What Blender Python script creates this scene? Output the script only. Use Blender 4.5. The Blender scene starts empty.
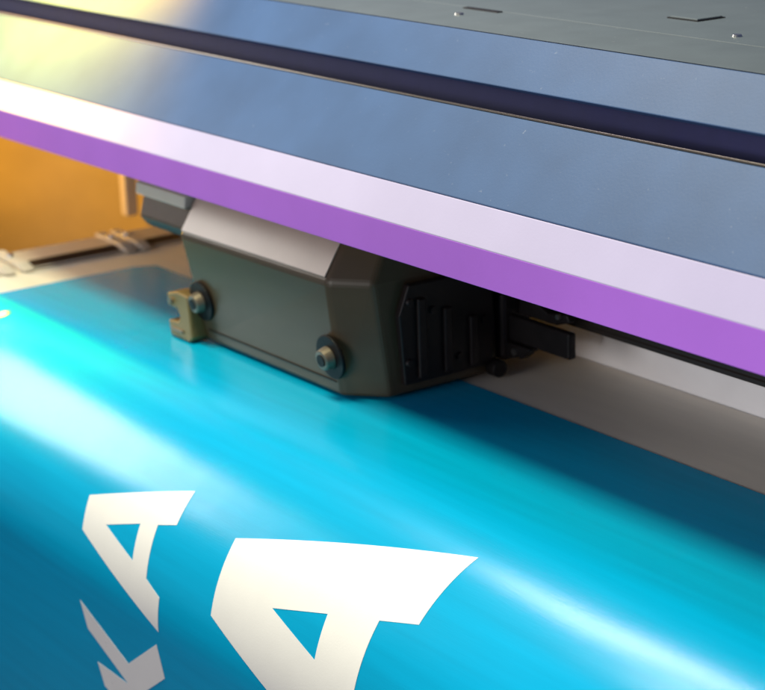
import bpy, bmesh, math, random
from mathutils import Vector, Matrix
random.seed(7)
R = math.radians
scene = bpy.context.scene
COL = scene.collection

# ---------------------------------------------------------------- camera, world, lamps, exposure
cam_data = bpy.data.cameras.new('camera')
cam = bpy.data.objects.new('camera', cam_data); COL.objects.link(cam)
# axes of the camera in world space (x right, y up, z back), world X runs along the printer's beam
cx = Vector((0.57873494, 0.81477966, -0.03464075))
cy = -Vector((0.21623928, -0.19427347, -0.9568168))
cz = -Vector((-0.78632464, 0.54625262, -0.28862021))
M = Matrix((cx, cy, cz)).transposed().to_4x4()
M.translation = Vector((1.24983172, -0.86185999, 0.50509211))
cam.matrix_world = M
cam_data.sensor_width = 36.0
cam_data.lens = 36.0 * 2000.0 / 765.0
cam_data.clip_start = 0.01; cam_data.clip_end = 100
cam_data.dof.use_dof = True
cam_data.dof.focus_distance = 1.36
cam_data.dof.aperture_fstop = 9.0
scene.camera = cam

world = bpy.data.worlds.new('World'); scene.world = world
world.use_nodes = True
bg = world.node_tree.nodes['Background']
bg.inputs['Color'].default_value = (0.40, 0.53, 1.0, 1)
bg.inputs['Strength'].default_value = 0.19

vs = scene.view_settings
vs.view_transform = 'Standard'; vs.look = 'None'; vs.exposure = 0.0; vs.gamma = 1.0
vs.use_curve_mapping = False

def area(name, loc, target, sx, sy, power, color, axis=None):
    d = bpy.data.lights.new(name, 'AREA'); d.shape = 'RECTANGLE'; d.size = sx; d.size_y = sy
    d.energy = power; d.color = color
    o = bpy.data.objects.new(name, d); COL.objects.link(o)
    loc = Vector(loc); z = (loc - Vector(target)).normalized()
    if axis is None: axis = Vector((1, 0, 0))
    x = Vector(axis); x = (x - z * x.dot(z)).normalized(); y = z.cross(x)
    m = Matrix((x, y, z)).transposed().to_4x4(); m.translation = loc
    o.matrix_world = m
    return o
# ceiling softbox above the front of the machine
area('ceiling_lamp', (-0.16, -0.36, 1.30), (0.0, -0.16, 0.0), 0.7, 0.30, 25, (1.0, 0.98, 0.66))
# wide panel lamp beyond the left end of the machine: the broad sheen on the vinyl
area('panel_lamp', (-1.48, -0.57, 0.60), (0.0, -0.45, 0.30), 0.62, 0.46, 10.0, (1.0, 0.96, 0.88), axis=(0.0, 0.82, 0.57))
# narrow tube lamp higher up: the narrow streak towards the right
area('tube_lamp', (-0.53, 0.055, 1.10), (0.40, -0.13, 0.0), 0.40, 0.17, 6.0, (0.94, 0.84, 1.0), axis=(0.5, 0.24, 0.2))
def spot(name, loc, target, power, color, size, rad):
    d = bpy.data.lights.new(name, 'SPOT'); d.energy = power; d.color = color; d.spot_size = R(size); d.spot_blend = 1.0
    d.shadow_soft_size = rad
    o = bpy.data.objects.new(name, d); COL.objects.link(o); o.location = loc
    o.rotation_euler = (Vector(target) - Vector(loc)).to_track_quat('-Z', 'Y').to_euler()
# low spot added in front to brighten the print gap, no known source
spot('gap_fill_spot', (1.15, -1.55, 0.32), (0.34, 0.20, 0.00), 45, (1.0, 0.95, 0.92), 19, 0.06)
# warm spot added over the beam's far end, stands in for lens flare
spot('flare_glow_spot', (-0.58, 0.045, 0.53), (-0.57, 0.115, 0.24), 175, (1.0, 0.50, 0.03), 101, 0.02)
# soft fill added in front of the machine, not an actual lamp there
area('front_fill', (0.2, -1.9, 0.40), (0.0, -0.1, 0.0), 1.0, 0.6, 11, (1.0, 0.95, 0.93))
# invented orange light, added to tint the inside of the left end
def point(name, loc, power, color, rad):
    d = bpy.data.lights.new(name, 'POINT'); d.energy = power; d.color = color; d.shadow_soft_size = rad
    o = bpy.data.objects.new(name, d); COL.objects.link(o); o.location = loc; return o
point('added_orange_fill', (-0.92, -0.03, 0.07), 3.8, (1.0, 0.52, 0.04), 0.02)

# ---------------------------------------------------------------- materials
def mat(name, col, rough=0.5, metal=0.0, spec=0.5, var=0.06, scale=60.0, bump=0.0, bscale=400.0, rvar=0.08,
        coat=0.0, trans=0.0, stretch=(1, 1, 1), specks=0.0, wave=0.0):
    m = bpy.data.materials.new(name); m.use_nodes = True
    nt = m.node_tree; N = nt.nodes; L = nt.links
    b = N['Principled BSDF']
    tc = N.new('ShaderNodeTexCoord'); mp = N.new('ShaderNodeMapping'); mp.inputs['Scale'].default_value = stretch
    L.new(tc.outputs['Object'], mp.inputs['Vector'])
    n = N.new('ShaderNodeTexNoise'); n.inputs['Scale'].default_value = scale; n.inputs['Detail'].default_value = 6
    L.new(mp.outputs['Vector'], n.inputs['Vector'])
    r = N.new('ShaderNodeValToRGB')
    r.color_ramp.elements[0].position = 0.3; r.color_ramp.elements[1].position = 0.7
    c = Vector(col)
    r.color_ramp.elements[0].color = (*(c * (1 - var)), 1); r.color_ramp.elements[1].color = (*(c * (1 + var)), 1)
    L.new(n.outputs['Fac'], r.inputs['Fac'])
    out = r.outputs['Color']
    if specks > 0:                     # dust specks and tiny scuffs
        v = N.new('ShaderNodeTexNoise'); v.inputs['Scale'].default_value = 260; v.inputs['Detail'].default_value = 3
        L.new(tc.outputs['Object'], v.inputs['Vector'])
        q = N.new('ShaderNodeMapRange'); q.inputs['From Min'].default_value = 0.70; q.inputs['From Max'].default_value = 0.78
        q.inputs['To Max'].default_value = specks
        L.new(v.outputs['Fac'], q.inputs['Value'])
        mx = N.new('ShaderNodeMix'); mx.data_type = 'RGBA'
        L.new(q.outputs['Result'], mx.inputs['Factor']); L.new(out, mx.inputs['A'])
        mx.inputs['B'].default_value = (0.6, 0.6, 0.6, 1); out = mx.outputs['Result']
    L.new(out, b.inputs['Base Color'])
    rr = N.new('ShaderNodeMapRange'); rr.inputs['To Min'].default_value = max(0.02, rough - rvar)
    rr.inputs['To Max'].default_value = min(1, rough + rvar)
    n2 = N.new('ShaderNodeTexNoise'); n2.inputs['Scale'].default_value = scale * 0.35; n2.inputs['Detail'].default_value = 5
    L.new(mp.outputs['Vector'], n2.inputs['Vector'])
    L.new(n2.outputs['Fac'], rr.inputs['Value']); L.new(rr.outputs['Result'], b.inputs['Roughness'])
    b.inputs['Metallic'].default_value = metal
    b.inputs['Specular IOR Level'].default_value = spec
    b.inputs['Coat Weight'].default_value = coat; b.inputs['Coat Roughness'].default_value = 0.12
    b.inputs['Transmission Weight'].default_value = trans
    if bump > 0:
        nb = N.new('ShaderNodeTexNoise'); nb.inputs['Scale'].default_value = bscale; nb.inputs['Detail'].default_value = 3
        L.new(mp.outputs['Vector'], nb.inputs['Vector'])
        bp = N.new('ShaderNodeBump'); bp.inputs['Strength'].default_value = bump; bp.inputs['Distance'].default_value = 0.001
        L.new(nb.outputs['Fac'], bp.inputs['Height']); L.new(bp.outputs['Normal'], b.inputs['Normal'])
        if wave > 0:                   # slow ripples of a thin sheet
            nw = N.new('ShaderNodeTexNoise'); nw.inputs['Scale'].default_value = 9; nw.inputs['Detail'].default_value = 2
            L.new(tc.outputs['Object'], nw.inputs['Vector'])
            bw = N.new('ShaderNodeBump'); bw.inputs['Strength'].default_value = 1.0; bw.inputs['Distance'].default_value = wave
            L.new(nw.outputs['Fac'], bw.inputs['Height']); L.new(bw.outputs['Normal'], bp.inputs['Normal'])
    return m

MT = dict(
    vinyl=mat('white_vinyl', (0.74, 0.68, 0.58), 0.42, var=0.04, scale=30, bump=0.06, stretch=(0.3, 2, 2)),
    ink=mat('blue_ink', (0.000, 0.355, 0.62), 0.22, var=0.05, scale=40, bump=0.07, bscale=500, rvar=0.015, wave=0.0006, stretch=(0.15, 3, 3), spec=0.35),
    white_ink=mat('white_ink', (0.86, 0.84, 0.80), 0.30, var=0.015, scale=40, bump=0.06, bscale=700),
    panel=mat('blue_grey_paint', (0.036, 0.080, 0.19), 0.55, spec=0.3, var=0.12, scale=14, bump=0.10, bscale=500, specks=0.12),
    top=mat('grey_paint', (0.085, 0.105, 0.125), 0.55, var=0.06, scale=30, bump=0.10, bscale=500, specks=0.12),
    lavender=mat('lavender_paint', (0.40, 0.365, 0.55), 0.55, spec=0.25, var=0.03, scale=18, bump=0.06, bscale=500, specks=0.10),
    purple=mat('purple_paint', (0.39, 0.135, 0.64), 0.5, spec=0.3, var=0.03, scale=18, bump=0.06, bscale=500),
    navy=mat('navy_channel', (0.020, 0.022, 0.10), 0.5, var=0.1),
    black=mat('black_plastic', (0.010, 0.008, 0.008), 0.5, spec=0.2, var=0.2, scale=90, bump=0.1),
    smoke=mat('smoked_cover', (0.098, 0.066, 0.036), 0.34, var=0.10, scale=14, bump=0.03, coat=0.0, spec=0.3, specks=0.03, stretch=(0.4, 1, 2)),
    brown=mat('brown_plastic', (0.055, 0.028, 0.014), 0.45, var=0.1),
    dark=mat('dark_body', (0.016, 0.010, 0.009), 0.45, spec=0.3, var=0.25, scale=40, bump=0.08),
    steel=mat('brushed_steel', (0.55, 0.53, 0.50), 0.32, metal=1.0, var=0.08, scale=120, bump=0.06, stretch=(0.1, 1, 1)),
    brass=mat('brass', (0.27, 0.175, 0.065), 0.42, metal=0.4, var=0.1, scale=80, bump=0.05),
    rail=mat('dark_rail', (0.09, 0.075, 0.065), 0.3, metal=0.7, var=0.15, scale=60, stretch=(0.05, 1, 1)),
    wall=mat('pale_grey_wall', (0.74, 0.74, 0.75), 0.45, var=0.03, scale=25, bump=0.06, specks=0.05),
    platen=mat('platen_metal', (0.34, 0.33, 0.31), 0.4, metal=0.4, var=0.06, scale=40),
    housing=mat('end_housing', (0.34, 0.25, 0.11), 0.6, var=0.1, scale=12, bump=0.1),
    cream=mat('cream_plastic', (0.60, 0.53, 0.45), 0.42, var=0.04, scale=40),
    bezel=mat('pale_bezel', (0.55, 0.42, 0.33), 0.35, var=0.05, scale=20, bump=0.03, spec=0.5),
    bronze=mat('dull_bronze', (0.20, 0.16, 0.115), 0.36, metal=0.5, var=0.1, scale=80),
    floor=mat('floor_grey', (0.035, 0.035, 0.04), 0.7, var=0.1, scale=6),
)

# ---------------------------------------------------------------- mesh helpers
def link(name, bm, m, parent=None, smooth=False, kind=None):
    bmesh.ops.recalc_face_normals(bm, faces=bm.faces[:])
    me = bpy.data.meshes.new(name); bm.to_mesh(me); bm.free()
    me.materials.append(m)
    if smooth:
        for p in me.polygons: p.use_smooth = True
    o = bpy.data.objects.new(name, me); COL.objects.link(o)
    if parent is not None: o.parent = parent
    if kind: o['kind'] = kind
    return o
def empty(name, loc=(0, 0, 0)):
    o = bpy.data.objects.new(name, None); COL.objects.link(o); o.location = loc; o.empty_display_size = 0.02
    return o
def tag(o, label, cat, group=None):
    o['label'] = label; o['category'] = cat
    if group: o['group'] = group
    return o
def bevel(bm, w, seg=2, ang=20):
    es = [e for e in bm.edges if len(e.link_faces) == 2 and e.calc_face_angle(0) > R(ang)]
    if es and w > 0: bmesh.ops.bevel(bm, geom=es, offset=w, segments=seg, profile=0.5, affect='EDGES', clamp_overlap=True)
def prism(bm, pts, x0, x1):
    """profile in (y, z) swept along x"""
    a = [bm.verts.new((x0, y, z)) for y, z in pts]; b = [bm.verts.new((x1, y, z)) for y, z in pts]
    n = len(pts)
    bm.faces.new(a); bm.faces.new(b[::-1])
    for i in range(n):
        j = (i + 1) % n; bm.faces.new((a[i], b[i], b[j], a[j]))
def prism_y(bm, pts, y0, y1):
    """outline in (x, z) swept along y"""
    a = [bm.verts.new((x, y0, z)) for x, z in pts]; b = [bm.verts.new((x, y1, z)) for x, z in pts]
    n = len(pts)
    bm.faces.new(a); bm.faces.new(b[::-1])
    for i in range(n):
        j = (i + 1) % n; bm.faces.new((a[i], b[i], b[j], a[j]))
def plate(p0, p1, t):
    """quad profile from p0 to p1 with thickness t to the inside (right of the run)"""
    dy, dz = p1[0] - p0[0], p1[1] - p0[1]; l = math.hypot(dy, dz); ny, nz = dz / l * t, -dy / l * t
    return [p0, p1, (p1[0] + ny, p1[1] + nz), (p0[0] + ny, p0[1] + nz)]
def box(bm, x0, x1, y0, y1, z0, z1):
    prism(bm, [(y0, z0), (y1, z0), (y1, z1), (y0, z1)], x0, x1)
def cyl(bm, c, axis, r, h, seg=24, r2=None):
    axis = Vector(axis).normalized()
    q = Vector((0, 0, 1)).rotation_difference(axis).to_matrix().to_4x4(); q.translation = Vector(c) + axis * h / 2
    bmesh.ops.create_cone(bm, cap_ends=True, segments=seg, radius1=r, radius2=r if r2 is None else r2, depth=h, matrix=q)
def part(name, m, parent, fn, bv=0.0, seg=2, smooth=False):
    bm = bmesh.new(); fn(bm)
    bmesh.ops.recalc_face_normals(bm, faces=bm.faces[:])
    bevel(bm, bv, seg)
    return link(name, bm, m, parent, smooth)

def flat_shade(o, ang=30):
    me = o.data
    for p in me.polygons: p.use_smooth = True
    me.set_sharp_from_angle(angle=R(ang))
    return o

# ---------------------------------------------------------------- setting
bm = bmesh.new(); box(bm, -3, 3, -3, 3, -0.95, -0.90); fl = link('floor', bm, MT['floor']); fl['kind'] = 'structure'

# ---------------------------------------------------------------- printer (beam, platen, rails, end housing)
XL, XR = -1.10, 1.40
printer = tag(empty('printer', (0, 0, -0.9)), 'wide format printer with blue grey beam cover and purple lower lip', 'printer')
def pp(name, m, fn, bv=0.0, seg=2, parent=None, smooth=False):
    o = part(name, MT[m], None, fn, bv, seg, smooth)
    o.parent = parent or printer
    o.matrix_parent_inverse = Matrix.Translation((0, 0, 0.9))
    return o
def sub(name, m, parent, fn, bv=0.0, seg=2, smooth=False):
    return part(name, MT[m], parent, fn, bv, seg, smooth)

A0, A1 = (-0.050, 0.1447), (-0.050, 0.1720)      # purple lip
B1 = (-0.035, 0.1975)                            # top of the lavender band
C1 = (0.012, 0.2497)                             # top of the lower blue panel
D0, D1 = (0.022, 0.2669), (0.050, 0.2975)        # upper blue panel
pp('purple_lip', 'purple', lambda b: prism(b, plate(A0, A1, 0.004), XL, XR), 0.0004)
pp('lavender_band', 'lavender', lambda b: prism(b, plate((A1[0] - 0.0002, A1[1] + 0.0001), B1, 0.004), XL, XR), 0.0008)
lp = pp('lower_panel', 'panel', lambda b: prism(b, plate((B1[0], B1[1] + 0.0004), C1, 0.004), XL, XR), 0.0008)
sub('panel_edge', 'rail', lp, lambda b: prism(b, [(C1[0] - 0.0004, C1[1] + 0.0002), (C1[0] + 0.0004, C1[1] + 0.0016), (C1[0] + 0.003, C1[1] + 0.0010), (C1[0] + 0.003, C1[1] - 0.002)], XL, XR), 0.0003)
pp('channel', 'navy', lambda b: prism(b, [(0.034, 0.272), (0.040, 0.272), (0.040, 0.222), (-0.004, 0.222), (0.000, 0.228), (0.034, 0.228)], XL, XR))
pp('upper_panel', 'panel', lambda b: prism(b, plate(D0, D1, 0.004), XL, XR), 0.0008)
ts = pp('top_strip', 'top', lambda b: prism(b, [(0.0505, 0.2979), (0.1285, 0.2979), (0.1285, 0.294), (0.054, 0.294)], XL, XR), 0.0008)
tp = pp('top_plate', 'top', lambda b: prism(b, [(0.1300, 0.2979), (0.42, 0.2979), (0.42, 0.293), (0.1300, 0.293)], XL, XR), 0.0008)
sub('latch_slot', 'black', tp, lambda b: box(b, -0.036, 0.009, 0.1215, 0.1275, 0.2945, 0.2988), 0.0006)
def screw(b, x, y, z=0.2979, r=0.0035):
    cyl(b, (x, y, z - 0.001), (0, 0, 1), r, 0.0026, 20, r * 0.75)
sub('screw', 'steel', ts, lambda b: screw(b, -0.007, 0.096, r=0.0042))
sub('screw', 'steel', tp, lambda b: screw(b, 0.24, 0.153, r=0.0042))
hat = sub('hatch', 'top', tp, lambda b: box(b, 0.1335, 0.1635, 0.1885, 0.2145, 0.2960, 0.2997), 0.0006)
sub('hatch_frame', 'black', hat, lambda b: [box(b, 0.1320, 0.1650, 0.1870, 0.2160, 0.2955, 0.2987)], 0.0002)
pp('beam_back', 'dark', lambda b: box(b, XL, XR, 0.36, 0.42, 0.0, 0.292))
pp('inner_beam', 'black', lambda b: box(b, XL, XR, 0.05, 0.30, 0.16, 0.215), 0.002)
# ribbed dark rail the carriage rides on
gr = pp('guide_rail', 'rail', lambda b: prism(b, [(0.156, 0.100), (0.156, 0.0533), (0.1575, 0.0523), (0.1575, 0.0493), (0.156, 0.0483), (0.156, 0.0448), (0.160, 0.0433), (0.176, 0.0433), (0.176, 0.100)], -0.60, XR), 0.0004)
# wall at the back of the print gap with a ledge
wl = pp('back_wall', 'wall', lambda b: prism(b, [(0.2005, 0.0004), (0.2005, 0.030), (0.206, 0.032), (0.206, 0.150), (0.225, 0.150), (0.225, -0.05), (0.2005, -0.05)], -0.60, XR), 0.0008)
# platen with its rounded apron, under the vinyl
Y0, RR, TM = -0.08, 0.13, R(95)
def prof(s, off=0.0):
    if s <= 0: y, z, t = Y0 - s, 0.0, 0.0
    elif s < RR * TM:
        t = s / RR; y, z = Y0 - RR * math.sin(t), -RR * (1 - math.cos(t))
    else:
        q = s - RR * TM; t = TM
        y, z = Y0 - RR * math.sin(TM) - q * math.cos(TM), -RR * (1 - math.cos(TM)) - q * math.sin(TM)
    return (y - math.sin(t) * off, z + math.cos(t) * off)
def svals(s0, s1):
    v = [s0]
    while v[-1] < s1 - 1e-6:
        s = v[-1]; st = 0.005 if -0.006 < s < RR * TM + 0.01 else 0.02
        v.append(min(s + st, s1))
    return v
def platen(b):
    S = svals(-0.275, 0.30)
    top = [prof(s, -0.0022) for s in S]
    prism(b, top + [(top[-1][0] + 0.03, top[-1][1]), (-0.10, -0.16), (0.195, -0.06)], -0.655, XR)
pp('platen', 'platen', platen)
# far end housing past the platen
def housing(b):
    inner = [(-0.95, -0.045)] + [(-0.80 - 0.15 * math.cos(t), 0.07 + 0.15 * math.sin(t)) for t in [R(9 * i) for i in range(11)]] + [(-0.603, 0.22)]
    outer = [(-0.603, 0.24), (-1.06, 0.24), (-1.06, -0.045)]
    pts = inner + outer
    lo = [b.verts.new((x, y, -0.30)) for x, y in pts]; hi = [b.verts.new((x, y, 0.145)) for x, y in pts]
    b.faces.new(lo); b.faces.new(hi[::-1])
    for i in range(len(pts)):
        j = (i + 1) % len(pts); b.faces.new((lo[i], lo[j], hi[j], hi[i]))
hs = flat_shade(pp('end_housing', 'housing', housing))
pp('lower_tray', 'brown', lambda b: box(b, -0.949, -0.66, -0.044, 0.069, -0.16, -0.13), 0.003)
pp('stop_post', 'cream', lambda b: box(b, -0.777, -0.762, 0.185, 0.200, -0.008, 0.140), 0.002)
# stand under the machine
for x in (-0.85, 1.15):
    pp('stand_leg', 'dark', lambda b: box(b, x - 0.04, x + 0.04, -0.02, 0.24, -0.88, -0.10), 0.006)
    pp('stand_foot', 'dark', lambda b: box(b, x - 0.05, x + 0.05, -0.25, 0.42, -0.90, -0.8805), 0.006)
    pp('end_cap', 'panel', lambda b: prism(b, [(-0.045, 0.150), (-0.030, 0.1975), (0.016, 0.247), (0.055, 0.293), (0.359, 0.292), (0.359, 0.150)], *((XL + 0.002, XL + 0.03) if x < 0 else (XR - 0.03, XR - 0.002))), 0.002)

# ---------------------------------------------------------------- vinyl sheet
def sheet(b, x0, x1, s0, s1, off, corner=0.0, thick=0.0004, nx=10):
    S = svals(s0, s1)
    rows = []
    for s in S:
        xa = x0
        if corner and s - s0 < corner:
            d = corner - (s - s0); xa = x0 + corner - math.sqrt(max(0, corner * corner - d * d))
        rows.append([(xa + (x1 - xa) * i / nx, s) for i in range(nx + 1)])
    up = [[b.verts.new((x, *prof(s, off))) for x, s in r] for r in rows]
    dn = [[b.verts.new((x, *prof(s, off - thick))) for x, s in r] for r in rows]
    n, m_ = len(S), nx + 1
    for i in range(n - 1):
        for j in range(nx):
            b.faces.new((up[i][j], up[i + 1][j], up[i + 1][j + 1], up[i][j + 1]))
            b.faces.new((dn[i][j], dn[i][j + 1], dn[i + 1][j + 1], dn[i + 1][j]))
        b.faces.new((up[i][0], dn[i][0], dn[i + 1][0], up[i + 1][0]))
        b.faces.new((up[i][nx], up[i + 1][nx], dn[i + 1][nx], dn[i][nx]))
    for j in range(nx):
        b.faces.new((up[0][j], up[0][j + 1], dn[0][j + 1], dn[0][j]))
        b.faces.new((up[n - 1][j], dn[n - 1][j], dn[n - 1][j + 1], up[n - 1][j + 1]))
vin = tag(flat_shade(part('vinyl_sheet', MT['vinyl'], None, lambda b: sheet(b, -0.615, XR - 0.05, -0.279, 0.62, 0.0, thick=0.0010))),
          'cream white vinyl sheet printed blue with white letters, curving down over platen', 'vinyl sheet')
ink = flat_shade(part('printed_area', MT['ink'], vin, lambda b: sheet(b, -0.522, XR - 0.09, -0.163, 0.60, 0.0006, corner=0.012)))
ink['label'] = 'glossy blue printed area of the vinyl'

def letter(name, outer, inner=None, label=None):
    b = bmesh.new()
    for loop in [outer] + ([inner] if inner else []):
        vv = [b.verts.new((x, s, 0)) for x, s in loop]
        for i in range(len(vv)): b.edges.new((vv[i], vv[(i + 1) % len(vv)]))
    bmesh.ops.triangle_fill(b, use_beauty=True, edges=b.edges[:])
    s = min(p[1] for p in outer); s1 = max(p[1] for p in outer)
    while s < s1:
        s += 0.004
        bmesh.ops.bisect_plane(b, geom=b.verts[:] + b.edges[:] + b.faces[:], plane_co=(0, s, 0), plane_no=(0, 1, 0))
    for f in b.faces:
        if f.normal.z < 0: f.normal_flip()
    ext = bmesh.ops.extrude_face_region(b, geom=b.faces[:])
    top = {v for v in ext['geom'] if isinstance(v, bmesh.types.BMVert)}
    for v in b.verts:
        x, s_ = v.co.x, v.co.y
        y, z = prof(s_, 0.00085 if v in top else 0.00065); v.co = (x, y, z)
    o = flat_shade(link(name, b, MT['white_ink'], ink))
    if label: o['label'] = label
    return o
letter('letter', [(-0.131, .141), (-0.003, .098), (-0.001, .127), (-0.024, .134), (-0.020, .176), (0.002, .184), (-0.001, .213), (-0.128, .169)],
       [(-0.094, .155), (-0.047, .140), (-0.044, .169)], 'small white letter A')
letter('letter', [(-0.138, .234), (-0.065, .265), (-0.008, .226), (-0.003, .254), (-0.055, .290), (-0.003, .312), (-0.003, .340), (-0.118, .306), (-0.124, .286), (-0.071, .286), (-0.132, .258)],
       None, 'small white letter K')
letter('letter', [(0.073, .114), (0.181, .0795), (0.289, .045), (0.290, .105), (0.255, .115), (0.257, .180), (0.290, .190), (0.290, .248), (0.076, .173)],
       [(0.146, .144), (0.205, .128), (0.208, .160)], 'large white letter A')
def ring(b, xc, sc, r0, r1, off, n=28):
    a = []; c = []
    for i in range(n):
        t = 2 * math.pi * i / n
        a.append(b.verts.new((xc + r1 * math.cos(t), *prof(sc + r1 * math.sin(t), off))))
        c.append(b.verts.new((xc + r0 * math.cos(t), *prof(sc + r0 * math.sin(t), off))))
    for i in range(n):
        j = (i + 1) % n
        b.faces.new((a[i], a[j], c[j], c[i]))
    if r0 < r1 * 0.5: b.faces.new(c)
sub('registration_ring', 'brown', ink, lambda b: ring(b, -0.460, 0.032, 0.0050, 0.0075, 0.0011))
sub('registration_dot', 'white_ink', ink, lambda b: ring(b, -0.460, 0.032, 0.0001, 0.0048, 0.0011))

# ---------------------------------------------------------------- print carriage
car = tag(empty('print_carriage', (-0.12, 0.05, 0.0)), 'smoky dark print head carriage with thumbscrews, gliding over the blue vinyl', 'print carriage')
def cp(name, m, fn, bv=0.0, seg=2, parent=None, smooth=False):
    o = part(name, MT[m], None, fn, bv, seg, smooth)
    o.parent = parent or car
    if parent is None: o.matrix_parent_inverse = Matrix.Translation((0.12, -0.05, 0.0))
    return o
def cover(b):
    V = [(-0.236, -0.018, 0.0028), (-0.024, -0.018, 0.0028), (0.006, 0.008, 0.0028), (0.006, 0.118, 0.0028), (-0.236, 0.118, 0.0028),
         (-0.254, -0.030, 0.098), (-0.028, -0.026, 0.098), (0.002, -0.002, 0.098), (0.002, 0.118, 0.098), (-0.254, 0.118, 0.098),
         (-0.254, -0.002, 0.141), (-0.028, 0.002, 0.141), (-0.004, 0.022, 0.141), (-0.004, 0.118, 0.141), (-0.254, 0.118, 0.141)]
    v = [b.verts.new(p) for p in V]
    for r in (0, 5):
        for i in range(5):
            j = (i + 1) % 5; b.faces.new((v[r + i], v[r + j], v[r + 5 + j], v[r + 5 + i]))
    b.faces.new([v[i] for i in (4, 3, 2, 1, 0)]); b.faces.new([v[i] for i in (10, 11, 12, 13, 14)])
cv = cp('cover', 'smoke', cover, 0.0035, 3)
cp('head_tower', 'dark', lambda b: box(b, -0.22, -0.03, 0.03, 0.045, 0.1412, 0.1590), 0.002)
# front seam above the lower edge, faces tilt with the cover
sub('seam', 'black', cv, lambda b: prism(b, [(-0.0200, 0.0145), (-0.0180, 0.0140), (-0.0180, 0.0130), (-0.0198, 0.0135)], -0.230, -0.030))
def bezel(b, q):
    n = (Vector(q[1]) - Vector(q[0])).cross(Vector(q[3]) - Vector(q[0])).normalized()
    a = [b.verts.new(Vector(p) + n * 0.0002) for p in q]; c = [b.verts.new(Vector(p) + n * 0.0012) for p in q]
    b.faces.new(a[::-1]); b.faces.new(c)
    for i in range(4):
        j = (i + 1) % 4; b.faces.new((a[i], a[j], c[j], c[i]))
sub('bezel', 'bezel', cv, lambda b: bezel(b, [(-0.2515, -0.0283, 0.1010), (-0.0320, -0.0240, 0.1010), (-0.0320, 0.0004, 0.1390), (-0.2515, -0.0036, 0.1390)]), 0.0004)
fn_ = Vector((0, -1, -0.15)).normalized()
def thumbscrew(x, y, z, r):
    t = cp('thumbscrew', 'black', lambda b: cyl(b, (x, y, z), fn_, r * 1.25, 0.003, 32), 0.0008)
    part('knob', MT['bronze'], t, lambda b: cyl(b, Vector((x, y, z)) + fn_ * 0.003, fn_, r * 0.66, 0.008, 28, r * 0.56), 0.001, 2)
    part('knob_cap', MT['black'], t, lambda b: cyl(b, Vector((x, y, z)) + fn_ * 0.0108, fn_, r * 0.34, 0.0012, 20), 0.0)
thumbscrew(-0.030, -0.0220, 0.036, 0.0150)
thumbscrew(-0.231, -0.0230, 0.041, 0.0145)
# brass coloured latch at the far lower corner
lt = cp('latch', 'brass', lambda b: prism_y(b, [(-0.278, 0.029), (-0.278, 0.041), (-0.260, 0.045), (-0.242, 0.044), (-0.238, 0.006), (-0.242, 0.0018), (-0.276, 0.0018), (-0.278, 0.016), (-0.262, 0.017), (-0.257, 0.022), (-0.262, 0.029)], -0.033, -0.014), 0.0015)
sub('latch_pin', 'bronze', lt, lambda b: cyl(b, (-0.270, -0.0325, 0.0350), (0, -1, 0), 0.0030, 0.003, 16), 0.0)
sub('latch_tooth', 'bronze', lt, lambda b: box(b, -0.273, -0.252, -0.0345, -0.0325, 0.008, 0.0105), 0.0004)
# brown module to the far side with a pale top strip
sm = cp('side_module', 'brown', lambda b: prism(b, [(-0.012, 0.088), (-0.020, 0.098), (-0.014, 0.1185), (0.09, 0.1185), (0.09, 0.088)], -0.345, -0.256), 0.002)
sub('top_strip', 'cream', sm, lambda b: prism(b, [(-0.022, 0.1187), (-0.021, 0.1290), (-0.014, 0.133), (0.06, 0.133), (0.06, 0.1187)], -0.345, -0.256), 0.001)
# near side of the carriage: dark mechanism plates, ribs, screws
cp('side_plate', 'dark', lambda b: prism(b, [(0.020, 0.012), (0.108, 0.012), (0.112, 0.040), (0.108, 0.094), (0.026, 0.094), (0.016, 0.070)], 0.0045, 0.0110), 0.0012)
for i, y in enumerate((0.032, 0.058, 0.084)):
    cp('side_rib', 'dark', lambda b: box(b, 0.0112, 0.0150, y, y + 0.008, 0.016, 0.082 - 0.012 * i), 0.0012)
for y, z in ((0.026, 0.080), (0.048, 0.070), (0.100, 0.052), (0.074, 0.026), (0.024, 0.030)):
    cp('side_screw', 'dark', lambda b: cyl(b, (0.0108, y, z), (1, 0, 0), 0.0035, 0.0025, 16, 0.0026))
cp('motor_block', 'dark', lambda b: box(b, -0.06, 0.012, 0.119, 0.150, 0.012, 0.070), 0.004)
cp('roller', 'black', lambda b: cyl(b, (0.0075, 0.110, 0.0090), (1, 0, 0), 0.0072, 0.012, 24), 0.001)
arm = cp('arm', 'black', lambda b: box(b, -0.05, 0.087, 0.126, 0.134, 0.0285, 0.0505), 0.002)
sub('arm_bolt', 'steel', arm, lambda b: cyl(b, (0.020, 0.1425, 0.058), (0, -1, 0), 0.0048, 0.006, 20), 0.0008)
def hook(b): prism_y(b, [(0.012, 0.050), (0.014, 0.064), (0.030, 0.066), (0.050, 0.058), (0.074, 0.062), (0.078, 0.056), (0.060, 0.050)], 0.135, 0.142)
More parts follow.
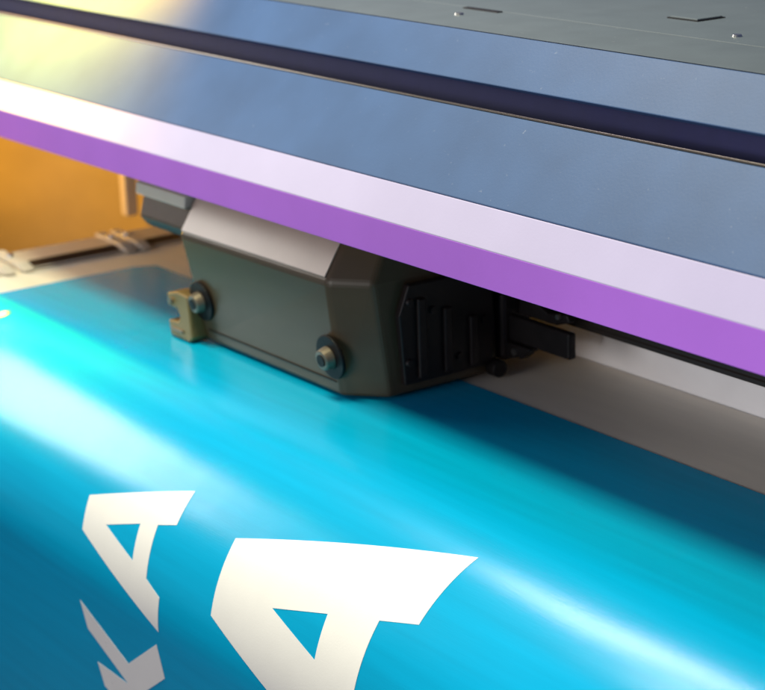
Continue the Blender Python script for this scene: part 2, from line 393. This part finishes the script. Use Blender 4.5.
hk = sub('arm_hook', 'black', arm, hook, 0.0015)
sub('hook_pin', 'steel', hk, lambda b: cyl(b, (0.066, 0.1345, 0.059), (0, -1, 0), 0.0022, 0.003, 14))
sub('arm_bracket', 'black', arm, lambda b: prism_y(b, [(0.0, 0.014), (0.032, 0.018), (0.044, 0.0283), (0.0, 0.0283)], 0.122, 0.132), 0.0015)
sub('bracket_screw', 'steel', arm, lambda b: cyl(b, (0.024, 0.1218, 0.0225), (0, -1, 0), 0.0028, 0.002, 14))

# ---------------------------------------------------------------- edge clamps at the far margin of the vinyl
def clamp(y0, y1, label):
    t = tag(empty('edge_clamp', (-0.61, (y0 + y1) / 2, 0.001)), label, 'clamp', 'edge clamps along the vinyl margin')
    inv = Matrix.Translation((0.61, -(y0 + y1) / 2, -0.001))
    def c(name, m, fn, bv=0.0, parent=None):
        o = part(name, MT[m], None, fn, bv)
        o.parent = parent or t
        if parent is None: o.matrix_parent_inverse = inv
        return o
    c('clamp_plate', 'cream', lambda b: prism_y(b, [(-0.642, 0.0008), (-0.585, 0.0008), (-0.583, 0.0018), (-0.588, 0.0030), (-0.598, 0.0062), (-0.642, 0.0072)], y0, y1), 0.0006)
    c('clamp_slot', 'brown', lambda b: prism_y(b, [(-0.599, 0.0040), (-0.599, 0.0068), (-0.588, 0.0036), (-0.586, 0.0025)], y0 + 0.016, y1 - 0.016), 0.0002)
    for y in (y0 + 0.001, y1 - 0.013):
        e = c('clamp_block', 'cream', lambda b: prism_y(b, [(-0.648, 0.0074), (-0.576, 0.0016), (-0.576, 0.0030), (-0.592, 0.0078), (-0.648, 0.0100)], y, y + 0.011), 0.0006)
        part('clamp_screw', MT['steel'], e, lambda b: cyl(b, (-0.622, y + 0.006, 0.0086), (0, 0, 1), 0.0042, 0.003, 18, 0.0034))
clamp(-0.034, 0.098, 'slotted steel edge clamp holding the vinyl margin behind the carriage')
clamp(-0.130, -0.040, 'steel edge clamp where the vinyl margin starts to bend down')
clamp(0.102, 0.180, 'short steel edge clamp below the pale post under the beam')
